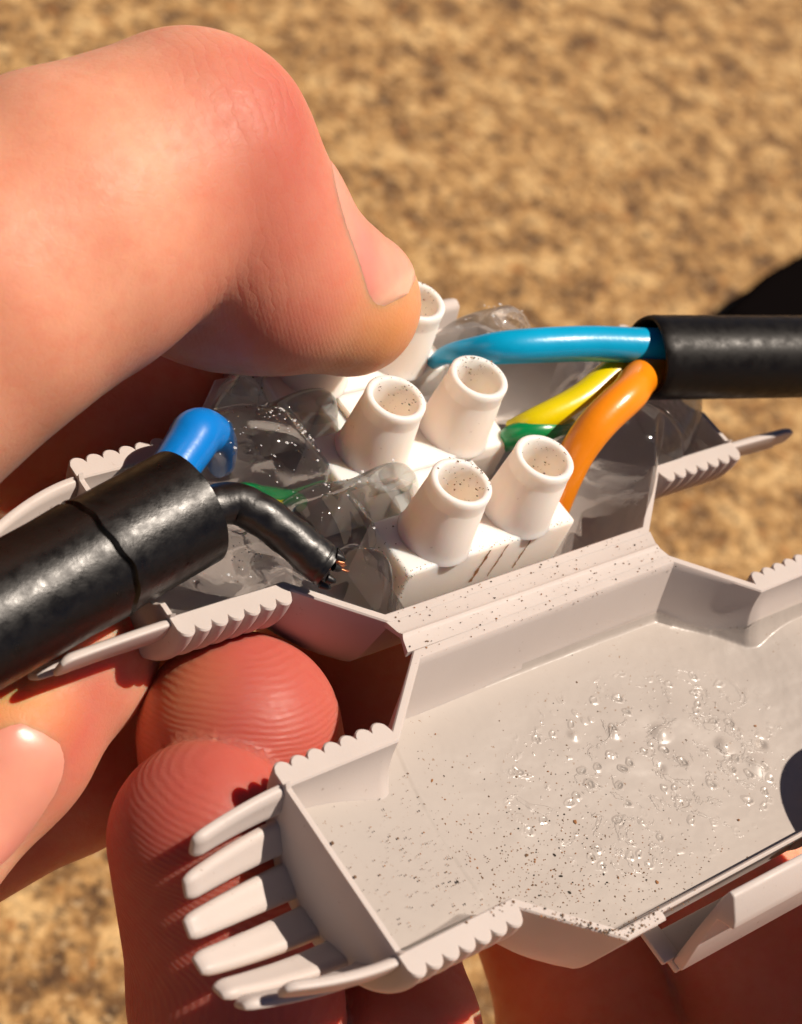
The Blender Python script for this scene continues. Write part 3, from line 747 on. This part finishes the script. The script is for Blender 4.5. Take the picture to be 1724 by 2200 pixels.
# hand pressing from the left: bent thumb in front, palm in shade behind, first finger curled below the cable
digA = [
    ([D(-620, 1060, 10.7, 400), D(-70, 625, 10.9, 348), D(140, 488, 11.2, 338), D(405, 350, 11.6, 283), D(590, 590, 12.05, 217), D(748, 652, 12.5, 158)], .05),
    ([D(380, 640, 12.0, 120), D(480, 610, 12.1, 190), D(600, 600, 12.05, 205)], .15),
    ([D(-500, 1150, 13.2, 200), D(-60, 960, 13.1, 190), D(200, 900, 13.15, 175), D(360, 870, 13.3, 150)], .2),
    ([D(40, 1000, 13.6, 200), D(230, 1240, 12.9, 175), D(140, 1400, 12.0, 185), D(0, 1600, 11.6, 188), D(-130, 1800, 11.3, 165)], .2),
    ([D(100, 1150, 14.2, 160), D(330, 1440, 13.3, 130), D(160, 1690, 12.9, 132), D(-60, 1830, 12.6, 125)], .2),
    ([D(-150, 1500, 14.6, 150), D(0, 1650, 14.4, 130), D(-200, 1800, 14, 120)], .2),
]
palmA = [(D(60, 1080, 15.0, 330), D(-900, 1400, 13.5, 520)), (D(-720, 1180, 10.7, 420), D(-1100, 1600, 12.5, 560)), (D(250, 1130, 14.3, 220), D(-300, 1100, 14.0, 330))]
hA = empty('person', tuple(at(-300, 1100, 12.5))); tag(hA, 'bare hand from the left pressing the terminal strip down with a bent thumb', 'person')
c1 = at(1180, 420, 12.1); tipA = at(790, 700, 12.4)
def ridgeA(V): return np.linalg.norm(V - c1, axis=1)
def clampA(f): return f
axA = at(330, 400, 11.5) - at(480, 180, 11.5); axA = axA / np.linalg.norm(axA)
axK = at(560, 330, 11.6) - at(250, 420, 11.3); axK = axK / np.linalg.norm(axK)
attrsA = dict(ridge=ridgeA, crease=lambda V: np.clip(blob(V, at(560, 190, 11.3), .95) * .9 + blob(V, at(470, 590, 11.4), .7) * .6, 0, 1), crease_phase=lambda V: (V @ axK), ridge_mask=lambda V: np.clip(blob(V, at(560, 760, 12.0), 1.15) * 2, 0, 1) * .28,
              flush=lambda V: np.clip(blob(V, at(600, 250, 11.2), 1.0) * .8 + blob(V, at(560, 700, 11.5), 1.2) * .55 + blob(V, at(150, 1560, 11.2), .9) * .8, 0, .9),
              callus=lambda V: np.clip(blob(V, at(840, 720, 12.2), .75) * .9 + blob(V, at(30, 1500, 11.2), .5) * 1.2, 0, .85))
lo = (-5.2, -2.2, -4.2); hi = (1.0, 4.5, 3.4)
oA = build_hand('hand', digA, palmA, lo, hi, .055, attrsA, hA); rel(oA, hA); oA['label'] = 'hand with thumb bent over the terminal strip'
sdfA = lambda X: hand_sdf(X, digA, palmA)
cx, cy_, cz = RC[0], RC[1], RC[2]       # camera right, up, back in the world
o = nail(hA, sdfA, at(738, 535, 12.2), .66 * cx - .75 * cy_ - .1 * cz, .72 * cx + .50 * cy_ + .48 * cz, 1.00, 1.0); rel(o, hA)
o['label'] = 'thumbnail seen edge-on'
o = nail(hA, sdfA, at(0, 1680, 11.4), -.55 * cx - .83 * cy_ + .0 * cz, .35 * cx + .05 * cy_ + .95 * cz, .95, .62); rel(o, hA)

# hand holding the box from below
digB = [
    ([D(515, 1577, 12.1, 222), D(560, 1900, 12.5, 235), D(640, 2400, 13.3, 250)], .15),
    ([D(442, 1800, 11.45, 212), D(508, 2150, 11.75, 222), D(560, 2600, 12.2, 240)], .15),
    ([D(760, 1470, 13.9, 240), D(790, 1950, 13.2, 170), D(855, 2220, 12.35, 172), D(930, 2700, 12.2, 200)], .15),
    ([D(1120, 1800, 14.5, 165), D(1270, 2180, 14.3, 190), D(1400, 2600, 14.0, 210)], .15),
    ([D(1480, 1750, 14.5, 180), D(1660, 2150, 14.3, 225), D(1800, 2700, 14.0, 260)], .15),
]
digB.append(([(3.5, -6.2, -2.6, .98), (2.6, -5.2, -1.1, .95), (1.95, -4.55, -.1, .84), (2.12, -4.15, .5, .68), (2.16, -3.86, .78, .60)], .2))  # unseen digit past the right edge, shaped to shade the gel and fingers
palmB = [(D(1150, 2680, 13.3, 400), D(2100, 2650, 13.3, 400)), (D(1700, 2950, 13.2, 480), (3.6, -6.2, -2.8, 1.1)), (D(640, 2800, 13.0, 420), D(1700, 2950, 13.2, 480)), (D(1200, 3200, 13.2, 600), D(1300, 3700, 13.4, 600))]
hB = empty('person', tuple(at(1200, 3000, 13))); tag(hB, 'fingers of a bare hand with ridged red fingertips holding the joint box from below', 'person')
cf1 = at(500, 1900, 12.3); cf2 = at(360, 2080, 11.9)
def split(V):
    d1 = np.min([np.linalg.norm(V - np.array(D(515, 1577 + k * 60, 12.1 + k * .08, 1)[:3]), axis=1) for k in range(5)], 0)
    d2 = np.min([np.linalg.norm(V - np.array(D(442, 1800 + k * 60, 11.45, 1)[:3]), axis=1) for k in range(8)], 0)
    return d1 - .70 < d2 - .62
attrsB = dict(ridge=lambda V: np.where(split(V), np.linalg.norm(V - cf1, axis=1), np.linalg.norm(V - cf2, axis=1)),
              ridge_mask=lambda V: np.clip(blob(V, at(520, 1560, 11.6), 1.5) * 2.4 + blob(V, at(450, 1850, 11.3), 1.9) * 2.4, 0, 1),
              flush=lambda V: np.clip(blob(V, at(515, 1577, 11.5), 2.0) * 1.3 + blob(V, at(440, 1900, 11.6), 2.4) * 1.2, 0, .8),
              callus=lambda V: np.clip(blob(V, at(330, 1480, 11.6), .6) * .5, 0, 1))
V0 = np.array([D(u, v, d, 1)[:3] for u, v, d in ((250, 1350, 12), (250, 2600, 12), (1900, 1700, 13), (1900, 2800, 13.5), (600, 1350, 13.5))])
lo = (-4.4, -8.6, -6.8); hi = (4.9, .4, 1.6)
oB = build_hand('hand', digB, palmB, lo, hi, .05, attrsB, hB); rel(oB, hB); oB['label'] = 'hand below the shells, palm up'

# ---------------------------------------------------------------- ground, far out of focus
ZG = -12.0
V = []; Fs = []
n = 60; ext = 1500
g = link('ground', [(-ext, -ext, ZG), (ext, -ext, ZG), (ext, ext, ZG), (-ext, ext, ZG)], [[0, 1, 2, 3]], M_ground, None, smooth=0)
tag(g, 'sunlit rough sandy brown stone surface, out of focus', kind='structure')

# slab added for an unidentified dark patch at right, mostly behind the cable
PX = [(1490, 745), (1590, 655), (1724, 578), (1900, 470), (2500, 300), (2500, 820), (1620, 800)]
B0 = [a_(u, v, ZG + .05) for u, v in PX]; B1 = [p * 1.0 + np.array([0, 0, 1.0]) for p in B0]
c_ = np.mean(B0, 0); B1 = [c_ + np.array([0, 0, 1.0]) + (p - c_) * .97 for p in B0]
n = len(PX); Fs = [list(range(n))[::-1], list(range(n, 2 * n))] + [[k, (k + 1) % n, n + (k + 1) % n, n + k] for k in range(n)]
slab = bevel(fixn(link('dark_patch_slab', B0 + B1, Fs, mat('slab_black', (.004, .003, .003), 1, Specular_IOR_Level=0), None)), .3, 4)
tag(slab, 'black slab added for an unidentified dark patch on the stone behind the right cable', 'slab')

gel.cycles.is_caustics_caster = True
for o_ in list(col.objects):
    if o_.type == 'MESH' and o_.name.split('.')[0] in ('shell', 'end_wall'): o_.cycles.is_caustics_receiver = True
